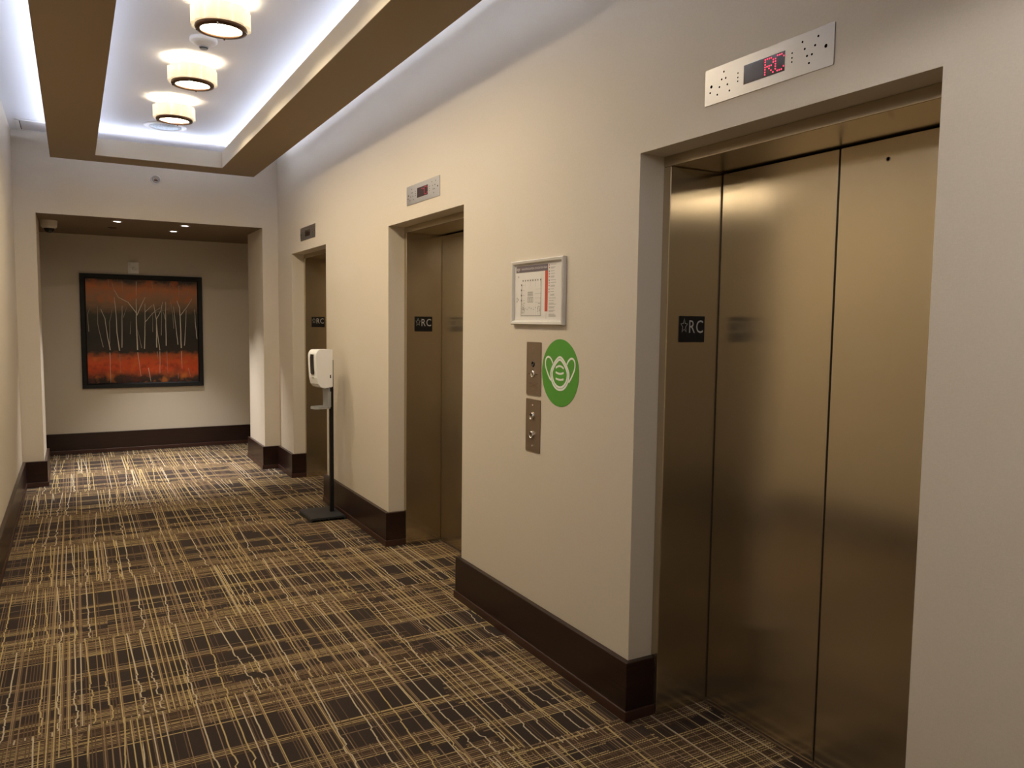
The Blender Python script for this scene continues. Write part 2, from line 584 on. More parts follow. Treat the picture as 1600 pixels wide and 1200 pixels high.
def portal_wall(y0, y1):
    w = MB().box(XA, P0, y0, y1, 0, TOP, M['wall']).box(P1, XZ, y0, y1, 0, TOP, M['wall'])
    vs = [(P0, y0, HP), (P1, y0, HP), (P1, y1, HP), (P0, y1, HP), (P0, y0, TOP), (P1, y0, TOP), (P1, y1, TOP), (P0, y1, TOP)]
    w.add(vs, [(4, 5, 6, 7), (0, 1, 5, 4), (2, 3, 7, 6)], M['wall'])
    return w.add(vs[:4], [(0, 3, 2, 1)], M['soffit'])


struct('wall_far', portal_wall(YE, YE + PT), None)
struct('wall_near', portal_wall(YA - PT, YA), None)
struct('wall_back', MB().box(XA, XZ, YB, YB + 0.1, 0, HP + 0.1), M['wall'])
struct('wall_rear', MB().box(XA, XZ, YZ - 0.1, YZ, 0, HP + 0.1), M['wall'])
ends = MB()
for xx in (XA - 0.1, XZ):
    ends.box(xx, xx + 0.1, YE, YB, 0, HP + 0.1).box(xx, xx + 0.1, YZ, YA, 0, HP + 0.1)
struct('wall_side', ends, M['wall'])


# baseboards: a dark board with a slightly prouder shoe moulding
def baseboard(name, path):
    """path of wall-line points with the room on its left; the board stands proud of it"""
    def offset(d):
        out = []
        n = len(path)
        for i, p in enumerate(path):
            ns = []
            for a, b in ((i - 1, i), (i, i + 1)):
                if 0 <= a and b < n:
                    dx, dy = path[b][0] - path[a][0], path[b][1] - path[a][1]
                    l = math.hypot(dx, dy)
                    ns.append((-dy / l, dx / l))
            if len(ns) == 2 and abs(ns[0][0] * ns[1][0] + ns[0][1] * ns[1][1]) < 0.5:
                out.append((p[0] + d * (ns[0][0] + ns[1][0]), p[1] + d * (ns[0][1] + ns[1][1])))
            else:
                out.append((p[0] + d * ns[0][0], p[1] + d * ns[0][1]))
        return out

    def strip(d, z0, z1):
        q = offset(d)
        n = len(path)
        vs = [(*p, z0) for p in path] + [(*p, z0) for p in q] + [(*p, z1) for p in path] + [(*p, z1) for p in q]
        fs = []
        for i in range(n - 1):
            j = i + 1
            fs += [(n + i, n + j, 3 * n + j, 3 * n + i), (2 * n + i, 3 * n + i, 3 * n + j, 2 * n + j), (i, j, n + j, n + i), (i, 2 * n + i, 2 * n + j, j)]
        for e in (0, n - 1):
            fs.append((e, n + e, 3 * n + e, 2 * n + e))
        return MB().add(vs, fs)
    o = struct(name, strip(BP, 0.0, BB), M['wood'], 0.003)
    strip(BP + 0.007, 0.0, 0.042).build('shoe_moulding', M['shoe'], o, 0.003)
    return o


rx = XR + D1 - 0.001
for a, b in zip(ed[2:-1:2], ed[3:-1:2]):
    baseboard('baseboard_right', [(rx, a), (XR, a), (XR, b), (rx, b)])
baseboard('baseboard_right', [(rx, ed[-2]), (XR, ed[-2]), (XR, YE), (P1, YE), (P1, YE + PT), (XZ, YE + PT)])
baseboard('baseboard_right', [(XZ, YA - PT), (P1, YA - PT), (P1, YA), (XR, YA), (XR, ed[1]), (rx, ed[1])])
baseboard('baseboard_left', [(XA, YE + PT), (P0, YE + PT), (P0, YE), (XL, YE), (XL, YA), (P0, YA), (P0, YA - PT), (XA, YA - PT)])
baseboard('baseboard_back', [(XZ, YB), (XA, YB)])
baseboard('baseboard_rear', [(XA, YZ), (XZ, YZ)])

# ------------------------------------------------------------------ the floating ring with its hidden light strip
O0, O1, OY = XM - 0.842, XM + 0.842, 7.862
I0, I1, IY = XM - 0.509, XM + 0.509, 7.570
ON, IN_ = 2 * YM - OY, 2 * YM - IY
HR, LIP, TRAY = 2.905, 3.051, 3.034


def ring_box(mb, z0, z1, w_out, w_in, m):
    """rectangular ring between outer inset w_out and inner inset w_in measured from the outer edge of the ring"""
    f = lambda t: (O0 + (I0 - O0) * t, O1 + (I1 - O1) * t, ON + (IN_ - ON) * t, OY + (IY - OY) * t)
    a, b = f(w_out), f(w_in)
    mb.box(a[0], b[0], a[2], a[3], z0, z1, m)
    mb.box(b[1], a[1], a[2], a[3], z0, z1, m)
    mb.box(b[0], b[1], b[3], a[3], z0, z1, m)
    mb.box(b[0], b[1], a[2], b[2], z0, z1, m)


rg = MB()
ring_box(rg, HR, HR + 0.004, 0, 1, M['ringunder'])
ring_box(rg, HR + 0.004, TRAY - 0.012, 0, 1, M['ringside'])
ring_box(rg, TRAY - 0.012, LIP, 0, 0.045, M['ringside'])
ring_box(rg, TRAY - 0.012, LIP, 0.955, 1, M['ringside'])
ring = struct('trim_1', rg, None)
lm = MB()
ring_box(lm, TRAY - 0.012, TRAY - 0.002, 0.46, 0.54, None)
lm.build('led_strip', M['led'], ring)
lm = MB()
ring_box(lm, TRAY, LIP - 0.008, 0.195, 0.215, None)
lm.build('led_strip', M['ledout'], ring)
hang = MB()
for hx in (O0 + 0.16, O1 - 0.16):
    for k in range(5):
        hy = ON + 0.7 + k * (OY - ON - 1.4) / 4
        hang.box(hx - 0.045, hx - 0.037, hy - 0.004, hy + 0.004, TRAY - 0.012, HC)
hang.build('hanger', M['diffuser'], ring)

# ------------------------------------------------------------------ lift doors (the same three times)
def lift_door(y0):
    root = thing('door_1', (XR, y0, 0), kind='structure')
    X1, X2, Y1 = XR + D1, XR + D2, y0 + W
    fr = MB()
    fr.box(X1, X2 + 0.05, y0, y0 + FW, 0, HD).box(X1, X2 + 0.05, Y1 - FW, Y1, 0, HD)
    fr.box(X1, X2 + 0.05, y0, Y1, HD, HO)
    fr.build('door_frame', M['steel'], root, 0.003)
    MB().box(X2 + 0.03, X2 + 0.05, y0 + FW, Y1 - FW, 0, HD).build('backing', M['void'], root)
    yc = (y0 + Y1) / 2
    for a, b in ((y0 + FW + 0.005, yc - 0.0035), (yc + 0.0035, Y1 - FW - 0.005)):
        MB().box(X2, X2 + 0.022, a, b, 0.008, HD - 0.006).build('door_panel', M['steel'], root, 0.002)
    k = MB().lathe([(0.0, 0.0006), (0.0055, 0.0006), (0.0055, 0.0)], (X2, y0 + 0.400, 2.064), '-x', 20, M['void'])
    k.lathe([(0.0055, 0.0012), (0.0075, 0.0012), (0.008, 0.0)], (X2, y0 + 0.400, 2.064), '-x', 20, M['callplate'])
    k.build('key_hole', None, root)
    MB().box(X2 - 0.012, X2 + 0.03, y0 + FW, Y1 - FW, 0, 0.005).build('sill', M['callplate'], root)
    return root


d0 = lift_door(OPEN[0])
for i, y in enumerate(OPEN[1:]):
    c = copy_tree(d0)
    c.location = (XR, y, 0)
    c.name = 'door_%d' % (i + 2)

# ------------------------------------------------------------------ floor signs on the lift jambs
def floor_sign(y0, label):
    xs, ys, zs = XR + 0.237, y0 + W - FW, 1.525
    r = thing('floor_sign', (xs, ys, zs), label, 'sign', 'black floor signs on the lift jambs')
    t = facing(xs, ys, zs)
    MB().prism(rrect(0.129, 0.101, 0.002), t, 0, 0.0025).build('plate', M['black'], r)
    st = []
    for k in range(10):
        a = math.radians(90 + 36 * k)
        q = 0.022 if k % 2 == 0 else 0.0095
        st.append((-0.0405 + 0.0175 / 0.022 * q * math.cos(a), 0.012 + 1.28 * q * math.sin(a)))
    MB().stroke(st, 0.0026, t, 0.0034, None, True).build('star_symbol', M['signgrey'], r)
    for s, u in (('R', -0.0195), ('C', 0.0180)):
        MB().text(s, 0.071, t, 0.0034, None, (u, -0.014), 'LEFT', 0.80).build('letter', M['signgrey'], r)
    return r


floor_sign(OPEN[0], 'black sign reading star RC inside the nearest lift doorway')
floor_sign(OPEN[1], 'black sign reading star RC inside the middle lift doorway')
floor_sign(OPEN[2], 'black sign reading star RC inside the farthest lift doorway, above the hand sanitizer')

# ------------------------------------------------------------------ position indicators above the lifts
FONT = {'R': ['11110', '10001', '10001', '11110', '10100', '10010', '10001'], 'C': ['01110', '10001', '10000', '10000', '10000', '10001', '01110']}
HL = [(-0.168, .0345), (-0.177, .0125), (-0.159, .0125), (-0.223, .0), (-0.186, -.0095), (-0.151, -.0095), (-0.141, -.0315), (-0.195, -.0315), (-0.228, -.0185),
      (-.106, .0135), (-.106, 0), (-.106, -.0115)]
HR_ = [(.198, .0345), (.143, .0345), (.188, .0125), (.225, .0), (.152, .0125), (.161, -.0095), (.178, -.0095), (.169, -.0315),
       (.107, .0135), (.107, 0), (.107, -.0115)]


def indicator(y0, label, mode):
    yc, zc = y0 + 0.568, 2.322
    r = thing('floor_indicator', (XR, yc, zc), label, 'lift indicator', 'lift position indicators above the doors')
    t = right_wall(yc, zc)
    dk = MB().prism(rrect(0.505, 0.116, 0.004), t, 0, 0.003, M['plate'])
    for u, v in HL + HR_:
        dk.prism(circ(0.0052 if abs(v) < 1e-6 and abs(u) > .2 else 0.0026 if abs(abs(u) - .1065) < .001 else 0.0034, 10, u, v), t, 0.003, 0.0034, M['void'])
    dk.build('plate', None, r)
    sc = MB().prism([(-.081, -.029), (.081, -.029), (.081, .029), (-.081, .029)], t, 0.003, 0.0036).build('screen', M['screen'], r)
    dots = MB()
    if mode == 'lit':
        for ch, u0 in (('R', 0.006), ('C', 0.046)):
            for j, row in enumerate(FONT[ch]):
                for i, b in enumerate(row):
                    u = u0 + i * 0.0078
                    if b == '1' and u < 0.080:
                        dots.prism(circ(0.0023, 8, u, 0.0225 - j * 0.0073), t, 0.0036, 0.0042)
        dots.build('lit_dots', M['redled'], sc)
    elif mode == 'dim':
        for ch, u0 in (('C', 0.030),):
            for j, row in enumerate(FONT[ch]):
                for i, b in enumerate(row):
                    if b == '1':
                        dots.prism(circ(0.0034, 8, u0 + i * 0.0105, 0.0225 - j * 0.0073), t, 0.0036, 0.0042)
        for j in range(4):
            dots.prism(circ(0.003, 8, -0.01 + j * 0.012, 0.018 - 0.002 * j), t, 0.0036, 0.0042)
        dots.build('lit_dots', M['dimled'], sc)
    return r


indicator(OPEN[0], 'steel floor indicator showing red RC above the nearest lift', 'lit')
indicator(OPEN[1], 'steel floor indicator with dim red display above the middle lift', 'dim')
indicator(OPEN[2], 'steel floor indicator with dark display above the farthest lift', 'off')

# ------------------------------------------------------------------ evacuation plan in a silver snap frame
yc, zc = 3.053, 1.682
t = right_wall(yc, zc)
fw_, fh_, fb = 0.456, 0.298, 0.020
plan = thing('evacuation_plan', (XR, yc, zc), 'evacuation plan in a silver frame above the lift call buttons', 'framed plan')
fr = MB()
prof = [(0, 0), (0, 0.016), (0.004, 0.020), (0.014, 0.018), (0.020, 0.010), (0.020, 0)]      # (inset, height)
loops = []
for ins, h in prof:
    loops.append([t(sx * (fw_ / 2 - ins), sy * (fh_ / 2 - ins), h) for sx, sy in ((-1, -1), (1, -1), (1, 1), (-1, 1))])
vs = [p for l in loops for p in l]
fs = []
for i in range(len(loops) - 1):
    for k in range(4):
        q = (k + 1) % 4
        fs.append((4 * i + k, 4 * i + q, 4 * i + 4 + q, 4 * i + 4 + k))
fr.add(vs, fs).build('frame', M['silver'], plan)
sh = MB().prism([(-.21, -.131), (.21, -.131), (.21, .131), (-.21, .131)], t, 0, 0.006, M['paper'])


def bar(u0, u1, v0, v1, m, d=0.0066):
    sh.add([t(u0, v0, d), t(u1, v0, d), t(u1, v1, d), t(u0, v1, d)], [(0, 1, 2, 3)], m)


bar(-.196, .088, .094, .124, M['violet'])
bar(.064, .088, -.088, .094, M['redink'])
sh.text("PLAN D'ÉVACUATION / EVACUATION PLAN", 0.0125, t, 0.0072, M['paper'], (-.146, .105), 'LEFT', 0.92)
for k, (w_, v_) in enumerate(((.03, .112), (.03, .107), (.016, .101))):
    bar(-.175 - w_ / 2, -.175 + w_ / 2, v_ - .0012, v_ + .0012, M['paper'], .0072)


def seg(u0, v0, u1, v1, w_=0.0014, m=None):
    sh.stroke([(u0, v0), (u1, v1)], w_, t, 0.0066, m or M['ink'])


BX0, BX1, BY0, BY1 = -.148, .030, -.108, .062
for a in ((BX0, BY0, BX1, BY0), (BX1, BY0, BX1, BY1), (BX0, BY0, BX0 + .006, BY1 - .02)):
    seg(*a, 0.002)
for k in range(8):
    u = BX0 + .016 + k * .0225
    bar(u - .0035, u + .0035, BY1 - .010, BY1 - .003, M['ink'])
    if k % 2 == 1:
        seg(u, BY1 - .012, u, BY1 - .036, .001, M['greyink'])
for v in (.036, .012, -.012, -.036):
    bar(BX0 - .002, BX0 + .005, v - .004, v + .004, M['ink'])
    seg(BX0 + .004, v, BX0 + .034, v, .001, M['greyink'])
for v in (.014, -.006, -.026, -.046):
    seg(-.022, v, BX1, v, .001, M['greyink'])
for k in range(5):
    bar(-.088, -.040, .001 - k * .0042, .0032 - k * .0042, M['greyink'])
for u in (-.082, -.064, -.046):
    sh.stroke(rrect(.013, .022, .002, 2, u, -.034), .0016, t, .0066, M['ink'], True)
for k in range(9):
    u = BX0 + .018 + k * .019
    seg(u, BY0, u + random.uniform(-.001, .001), BY0 + .045, .001, M['greyink'])
    bar(u - .004, u + .004, BY0 + .036 - .004 * (k % 3), BY0 + .040 - .004 * (k % 3), M['greyink'])
for k in range(26):
    u, v = random.uniform(BX0 + .004, BX0 + .032), random.uniform(BY0 + .01, BY0 + .06)
    bar(u, u + random.uniform(.003, .009), v, v + .0016, M['ink'])
for k in range(16):
    u, v = random.uniform(-.004, .024), random.uniform(BY0 + .02, BY0 + .06)
    bar(u, u + random.uniform(.003, .008), v, v + .0016, M['ink'])
for u, v in ((-.178, .07), (-.19, -.03), (-.178, -.036), (-.19, -.044)):
    bar(u, u + .008, v, v + .0085, M['greyink'])
vv = .118
for k in range(17):
    n = 1 + (k % 3 == 1) + (k > 13)
    if k < 10:
        bar(.096, .102, vv - .004, vv + .002, M['redink'] if k % 3 != 2 else M['ink'])
    for j in range(n):
        bar(.110 if k < 11 else .098, .110 + random.uniform(.026, .048), vv - .0011, vv + .0011, M['greyink'])
        vv -= .0045
    vv -= .0072
seg(.076, -.094, .076, -.122, .0012)
sh.build('plan_sheet', None, plan)
# clear cover held by the frame is not visible in the photograph beyond its sheen

# ------------------------------------------------------------------ call stations
def station(zc, h, label, name, engraved=False):
    r = thing(name, (XR, 3.083, zc), label, 'lift call plate')
    tt = right_wall(3.083, zc)
    pl = MB().prism(rrect(0.127, h, 0.004), tt, 0, 0.004, M['callplate'])
    if engraved:
        for u0, u1, v in ((-.046, -.022, -.026), (.014, .038, -.026)):
            pl.stroke([(u0, v), (u1, v)], 0.0028, tt, 0.0043, M['bronze'])
        for k in range(4):
            pl.stroke([(-.042 + .004 * (k % 2), -.066 - .006 * k), (.040 - .006 * (k % 3), -.066 - .006 * k)], 0.0008, tt, 0.0043, M['bronze'])
        pl.prism(circ(.0018, 8, -.004, .072), tt, .004, .0044, M['void'])
        pl.prism(circ(.0022, 8, -.004, -.004), tt, .004, .0044, M['void'])
    pl.build('plate', None, r)
    for s in (1, -1):
        MB().lathe([(0, 0.0022), (0.003, 0.0018), (0.0042, 0)], tt(-.003, s * (h / 2 - .028), .004), '-x', 14).build('screw', M['chrome'], r)
    return r, tt


st, tt = station(1.331, 0.246, 'bronze key switch plate with dark round lens, upper of the two', 'key_switch_plate', True)
MB().lathe([(0, 0.0030), (0.010, 0.0026), (0.0135, 0.0014), (0.0145, 0)], tt(-.004, .021, .004), '-x', 28).build('lens', M['darkglass'], st)
kb = MB().lathe([(0.0165, 0), (0.0165, 0.004), (0.0140, 0.006), (0.0105, 0.006), (0.0095, 0.003), (0, 0.003)], tt(-.004, -.026, .004), '-x', 28)
lk = kb.build('lock_cylinder', M['chrome'], st)
MB().box(*sorted((tt(0, 0, .0075)[0], tt(0, 0, .0090)[0])), 3.083 + .0028, 3.083 + .0052, 1.297, 1.313).build('key_slot', M['void'], lk)
st, tt = station(1.066, 0.246, 'bronze lift call plate with two round buttons, lower of the two', 'call_button_plate')
for v in (.044, -.044):
    b = MB().lathe([(0.0175, 0), (0.0175, 0.006), (0.0155, 0.0085), (0.0135, 0.0085), (0.0130, 0.005)], tt(-.004, v, .004), '-x', 28).build('button', M['chrome'], st)
    MB().lathe([(0, 0.0070), (0.0105, 0.0068), (0.0130, 0.0055), (0.0130, 0.002)], tt(-.004, v, .004), '-x', 28).build('button_cap', M['callplate'], b)

# ------------------------------------------------------------------ green mask sticker
yc, zc = 2.863, 1.324
t = right_wall(yc, zc)
mk = thing('mask_sticker', (XR, yc, zc), 'round green sticker with a white face mask symbol on the wall', 'sticker')
MB().prism(circ(0.1485, 72), t, 0, 0.0012).build('disc', M['green'], mk)
sy = MB()


def mask_outline(sx, sz):
    pts = []
    for k in range(64):
        a = 2 * math.pi * k / 64
        u, v = math.sin(a), math.cos(a)
        narrow = 1.0 - 0.42 * max(0, v) ** 1.3                   # pointed nose end
        pts.append((sx * u * narrow, sz * v))
    return pts


sh_v = 0.0
om = [(u, v - 0.002) for u, v in mask_outline(0.073, 0.072)]
im = [(u, v - 0.002) for u, v in mask_outline(0.0615, 0.0605)]
sy.stroke(om, 0.0092, t, 0.0018, None, True)
sy.stroke(im, 0.0092, t, 0.0018, None, True)
for s in (-1, 1):
    pts = [(0.056 * s, .040), (.068 * s, .056), (.084 * s, .066), (.101 * s, .067), (.115 * s, .056), (.119 * s, .038), (.114 * s, .018), (.100 * s, -.004), (.086 * s, -.022), (.072 * s, -.036)]
    sm = []
    for i in range(len(pts) - 1):
        p0, p1, p2, p3 = pts[max(0, i - 1)], pts[i], pts[i + 1], pts[min(len(pts) - 1, i + 2)]
        for k in range(5):
            q = k / 5
            sm.append(tuple(0.5 * (2 * b + (c - a) * q + (2 * a - 5 * b + 4 * c - d) * q * q + (3 * b - a - 3 * c + d) * q ** 3) for a, b, c, d in zip(p0, p1, p2, p3)))
    sm.append(pts[-1])
    sy.stroke(sm, 0.0085, t, 0.0021)
for v, cur in ((.026, .010), (.000, -.006), (-.027, -.004)):
    sy.stroke([(-.032 + .064 * k / 10, v - cur * (2 * k / 10 - 1) ** 2 + cur / 2) for k in range(11)], 0.0085, t, 0.0021)
sy.build('mask_symbol', M['whitevinyl'], mk)

# ------------------------------------------------------------------ hand sanitizer on its floor stand
px_, py_ = 1.750, 5.995
sd = thing('sanitizer_stand', (px_, py_, 0), 'white hand sanitizer dispenser on a slim black floor stand between two lifts', 'hand sanitizer stand')
bs = MB()
bx0, bx1, by0, by1 = 1.535, 1.812, 5.82, 6.17
poly = [(bx0, .002), (bx0 + .014, 0), (bx0 + .014, .018), (bx1 - .014, .018), (bx1 - .014, 0), (bx1, .002), (bx1 - .001, .026), (bx1 - .010, .032), (bx0 + .010, .032), (bx0 + .001, .026)]
bs.prism(poly, lambda u, v, d: (u, d, v), by0, by1)
bs.build('base', M['stone'], sd, 0.002)
MB().box(px_ - .015, px_ + .015, py_ - .015, py_ + .015, .030, 1.235).build('pole', M['black'], sd, 0.003)
MB().box(px_ - .021, px_ - .015, py_ - .050, py_ + .050, .99, 1.27).build('mounting_plate', M['black'], sd, 0.002)


def turned(mb, deg=13):                                           # the head is turned a little towards the near end
    c, n = math.cos(math.radians(deg)), math.sin(math.radians(deg))
    mb.v = [(px_ + (x - px_) * c - (y - py_) * n, py_ + (x - px_) * n + (y - py_) * c, z) for x, y, z in mb.v]
    return mb


xb, xf = px_ - .021, 1.588
side = [(xb, 1.030), (xb, 1.318)]
for k in range(7):                                                # rounded front top
    a = math.radians(90 + 90 * k / 6)
    side.append((xf + .038 + .038 * math.cos(a), 1.318 - .050 + .050 * math.sin(a)))
for x_, z_ in ((xf + .002, 1.20), (xf + .008, 1.10), (xf + .018, 1.055), (xf + .040, 1.030), (xf + .075, 1.020)):
    side.append((x_, z_))
ds = turned(MB().prism(side[::-1], lambda u, v, d: (u, d, v), py_ - .064, py_ + .064)).build('dispenser', M['white'], sd, 0.012, 4)
wn = MB()
wpts = [(xf + .0260, 1.306), (xf + .012, 1.296), (xf + .0025, 1.275), (xf - .0005, 1.250), (xf + .0006, 1.20), (xf + .0040, 1.14), (xf + .0050, 1.125)]
for i in range(len(wpts) - 1):
    (x0, z0), (x1, z1) = wpts[i], wpts[i + 1]
    w0 = .026 if 0 < i else .018
    w1 = .026 if i + 1 < len(wpts) - 1 else .018
    wn.add([(x0 - .0016, py_ - w0, z0), (x0 - .0016, py_ + w0, z0), (x1 - .0016, py_ + w1, z1), (x1 - .0016, py_ - w1, z1)], [(0, 1, 2, 3)])
wo = turned(wn).build('window', M['darkglass'], ds)
so = wo.modifiers.new('solid', 'SOLIDIFY')
so.thickness = 0.004
so.offset = 0
turned(MB().box(xb - .024, xb - .015, py_ - .0655, py_ - .062, 1.096, 1.122)).build('lock', M['black'], ds)
turned(MB().box(xf + .0035, xf + .007, py_ - .014, py_ + .014, 1.100, 1.106)).build('marking', M['greyink'], ds)
turned(MB().box(xb - .030, xb - .004, py_ - .058, py_ + .058, 1.0225, 1.031)).build('base_clip', M['greyplastic'], ds)
ty = MB()
ty.prism(rrect(.136, .110, .030, 5, xb - .072, py_), lambda u, v, d: (u, v, d), .858, .866)
rim = rrect(.134, .108, .030, 5, xb - .072, py_)
n = len(rim)
inn = rrect(.122, .096, .026, 5, xb - .072, py_)
ty.add([(u, v, .866) for u, v in rim] + [(u, v, .876) for u, v in rim] + [(u, v, .876) for u, v in inn] + [(u, v, .867) for u, v in inn],
       [f for i in range(n) for f in ((i, (i + 1) % n, n + (i + 1) % n, n + i), (n + i, n + (i + 1) % n, 2 * n + (i + 1) % n, 2 * n + i), (2 * n + i, 2 * n + (i + 1) % n, 3 * n + (i + 1) % n, 3 * n + i))])
tr = turned(ty).build('drip_tray', M['greyplastic'], sd)
turned(MB().box(xb - .030, xb - .001, py_ - .040, py_ + .040, .868, 1.022)).build('bracket', M['greyplastic'], tr, 0.003)

# ------------------------------------------------------------------ ceiling lamps along the ring
LX = 0.705


def ceiling_lamp(y, label):
    r = thing('ceiling_lamp', (LX, y, HC), label, 'ceiling lamp', 'fluted drum lamps inside the ceiling ring')
    MB().lathe([(0, 0), (0.060, 0), (0.058, -0.012), (0.02, -0.016), (0.02, -0.060), (0.108, -0.064), (0.108, -0.068), (0.02, -0.068), (0.02, -0.147), (0, -0.147)], (LX, y, HC), 'z', 36).build('canopy_and_baffle', M['white'], r)  # ceiling mount, plus a wide pan added to hold back the upward glow
    lobe = lambda a: 1.0 - 0.10 * (1 - abs(math.cos(6 * a)) ** 0.6)
    MB().lathe([(0.124, -0.060), (0.147, -0.060), (0.147, -0.144), (0.124, -0.144)], (LX, y, HC), 'z', 144, None, lobe, False).build('shade', M['shade'], r)
    MB().lathe([(0.101, -0.144), (0.101, -0.161), (0.105, -0.164), (0.126, -0.160), (0.129, -0.152), (0.127, -0.142)], (LX, y, HC), 'z', 48).build('ring', M['bronze'], r)
    MB().lathe([(0.102, -0.1495), (0.06, -0.1525), (0, -0.153)], (LX, y, HC), 'z', 40).build('diffuser', M['disc'], r)
    for k in range(4):
        a = math.radians(45 + 90 * k) + 0.5
        MB().lathe([(0, -0.168), (0.004, -0.166), (0.0055, -0.162), (0.004, -0.155)], (LX + .120 * math.cos(a), y + .120 * math.sin(a), HC), 'z', 12).build('finial', M['chrome'], r)
    return r


first = ceiling_lamp(6.451, 'fluted glass drum ceiling lamp farthest away, beside the round ceiling grille')
for y, lab in ((5.425, 'fluted glass drum ceiling lamp, middle of the three in view'),
               (4.335, 'fluted glass drum ceiling lamp nearest the camera, in front of the smoke detector'),
               (3.375, 'fluted glass drum ceiling lamp out of view, next before the nearest visible lamp')):
    c = copy_tree(first)
    c.location.y = y
    c['label'] = lab

# ------------------------------------------------------------------ small ceiling fittings
sm = thing('smoke_detector', (0.712, 4.985, HC), 'white round smoke detector between the two nearest ceiling lamps', 'smoke detector')
c = (0.712, 4.985, HC)
MB().lathe([(0, 0), (0.074, 0), (0.077, -0.006), (0.077, -0.020), (0.070, -0.026), (0.058, -0.030), (0, -0.030)], c, 'z', 40).build('base', M['white'], sm)
MB().lathe([(0.058, -0.028), (0.050, -0.036), (0.032, -0.046), (0.028, -0.048), (0, -0.048)], c, 'z', 40).build('head', M['offwhite'], sm)
MB().lathe([(0.026, -0.046), (0.026, -0.054), (0.021, -0.054), (0.021, -0.058), (0.019, -0.064), (0.0, -0.064)], c, 'z', 32).build('sensor_chamber', M['greyplastic'], sm)
MB().lathe([(0.0215, -0.0545), (0.0225, -0.0545), (0.0225, -0.059), (0.0215, -0.059)], c, 'z', 32).build('vent_slot', M['void'], sm)

sp = thing('ceiling_speaker', (0.735, 7.385, HC), 'round white ceiling grille behind the farthest lamp', 'ceiling grille')
c = (0.735, 7.385, HC)
MB().lathe([(0.128, 0), (0.168, 0), (0.168, -0.005), (0.160, -0.009), (0.134, -0.009), (0.128, -0.004)], c, 'z', 48).build('rim', M['white'], sp)
gm = mat('perforated_grille', (0.52, 0.60, 0.66, 1), 0.5)
g = G(gm)
vo = g.n('ShaderNodeTexVoronoi')
g.put(vo.inputs['Vector'], g.coord())
vo.inputs['Scale'].default_value = 55
g.color(g.ramp(vo.outputs[0], [(0.28, (0.30, 0.36, 0.42, 1)), (0.36, (0.60, 0.68, 0.74, 1))]))
MB().lathe([(0.130, -0.001), (0.129, -0.004), (0, -0.0055)], c, 'z', 48).build('grille', gm, sp)

dv = thing('slot_diffuser', (XM, 8.0, HC), 'long white linear air diffuser across the far end of the ceiling', 'air diffuser')
DX0, DX1, DY0, DY1 = XL + .055, XR - .02, 7.785, 8.195
fx = MB().box(DX0, DX0 + .030, DY0, DY1, HC - .006, HC).box(DX1 - .030, DX1, DY0, DY1, HC - .006, HC)
fx.box(DX0, DX1, DY0, DY0 + .02, HC - .006, HC).box(DX0, DX1, DY1 - .02, DY1, HC - .006, HC)
fx.build('frame', M['white'], dv, 0.001)
MB().box(DX0 + .036, DX1 - .036, DY0 + .022, DY1 - .022, HC - .004, HC).build('blade', M['diffuser'], dv)
for sx0 in (DX0 + .030, DX1 - .036):
    MB().box(sx0, sx0 + .006, DY0 + .02, DY1 - .02, HC - .003, HC).build('slot', M['void'], dv)

sk = thing('sprinkler', (0.721, YE, 2.851), 'round recessed wall sprinkler above the portal to the cross corridor', 'sprinkler')
c = (0.721, YE, 2.851)
MB().lathe([(0.046, 0), (0.046, 0.006), (0.042, 0.009), (0.034, 0.008), (0.032, 0.0035), (0.0, 0.0035)], c, '-y', 36).build('escutcheon', M['offwhite'], sk)
MB().lathe([(0.030, 0.0036), (0.022, 0.0040), (0.020, 0.0036)], c, '-y', 30).build('recess', M['greyink'], sk)
MB().lathe([(0.013, 0.0035), (0.013, 0.020), (0.009, 0.024), (0.0, 0.024)], c, '-y', 24).build('head', M['callplate'], sk)
MB().prism([(-.020, -.004), (.020, -.004), (.014, -.015), (-.014, -.015)], facing(*c), 0.022, 0.025).build('deflector', M['bronze'], sk)


def downlight(x, y, label, lit=True, watts=SPOT_W, cone=72, blend=0.85):
    r = thing('downlight', (x, y, HP), label, 'downlight', 'small round downlights beyond the portal')
    MB().lathe([(0.034, -0.004), (0.036, -0.007), (0.048, -0.005), (0.050, 0.0), (0.034, 0)], (x, y, HP), 'z', 32).build('trim_ring', M['offwhite'] if lit else M['bronze'], r)
    MB().lathe([(0, -0.0050), (0.030, -0.0045), (0.035, -0.003)], (x, y, HP), 'z', 28).build('lens', M['spotlens'] if lit else M['deadlens'], r)
    if lit:
        l = bpy.data.lights.new('downlight_beam', 'SPOT')
        l.energy = watts
        l.color = (1.0, 0.96, 0.93)
        l.spot_size = math.radians(cone)
        l.spot_blend = blend
        l.shadow_soft_size = 0.03
        lo = bpy.data.objects.new('beam', l)
        COL.objects.link(lo)
        lo.parent = r
        lo.location = (0, 0, -0.02)
    return r


downlight(0.397, 8.464, 'lit downlight in the portal soffit on the left side')
downlight(1.002, 8.462, 'lit downlight in the portal soffit on the right side')
downlight(0.957, 9.057, 'lit downlight just beyond the portal, smallest of the bright ones')
downlight(0.385, 9.119, 'unlit dark downlight beyond the portal soffit', False)

for k, x in enumerate((0.397, 1.002)):  # unseen pair, added as fill for the near wall and doors
    downlight(x, 2 * YM - 8.464, 'added fill downlight out of view in the soffit over the camera, %s side' % ('left', 'right')[k], True, FLOOD_W, 174, 0.15)

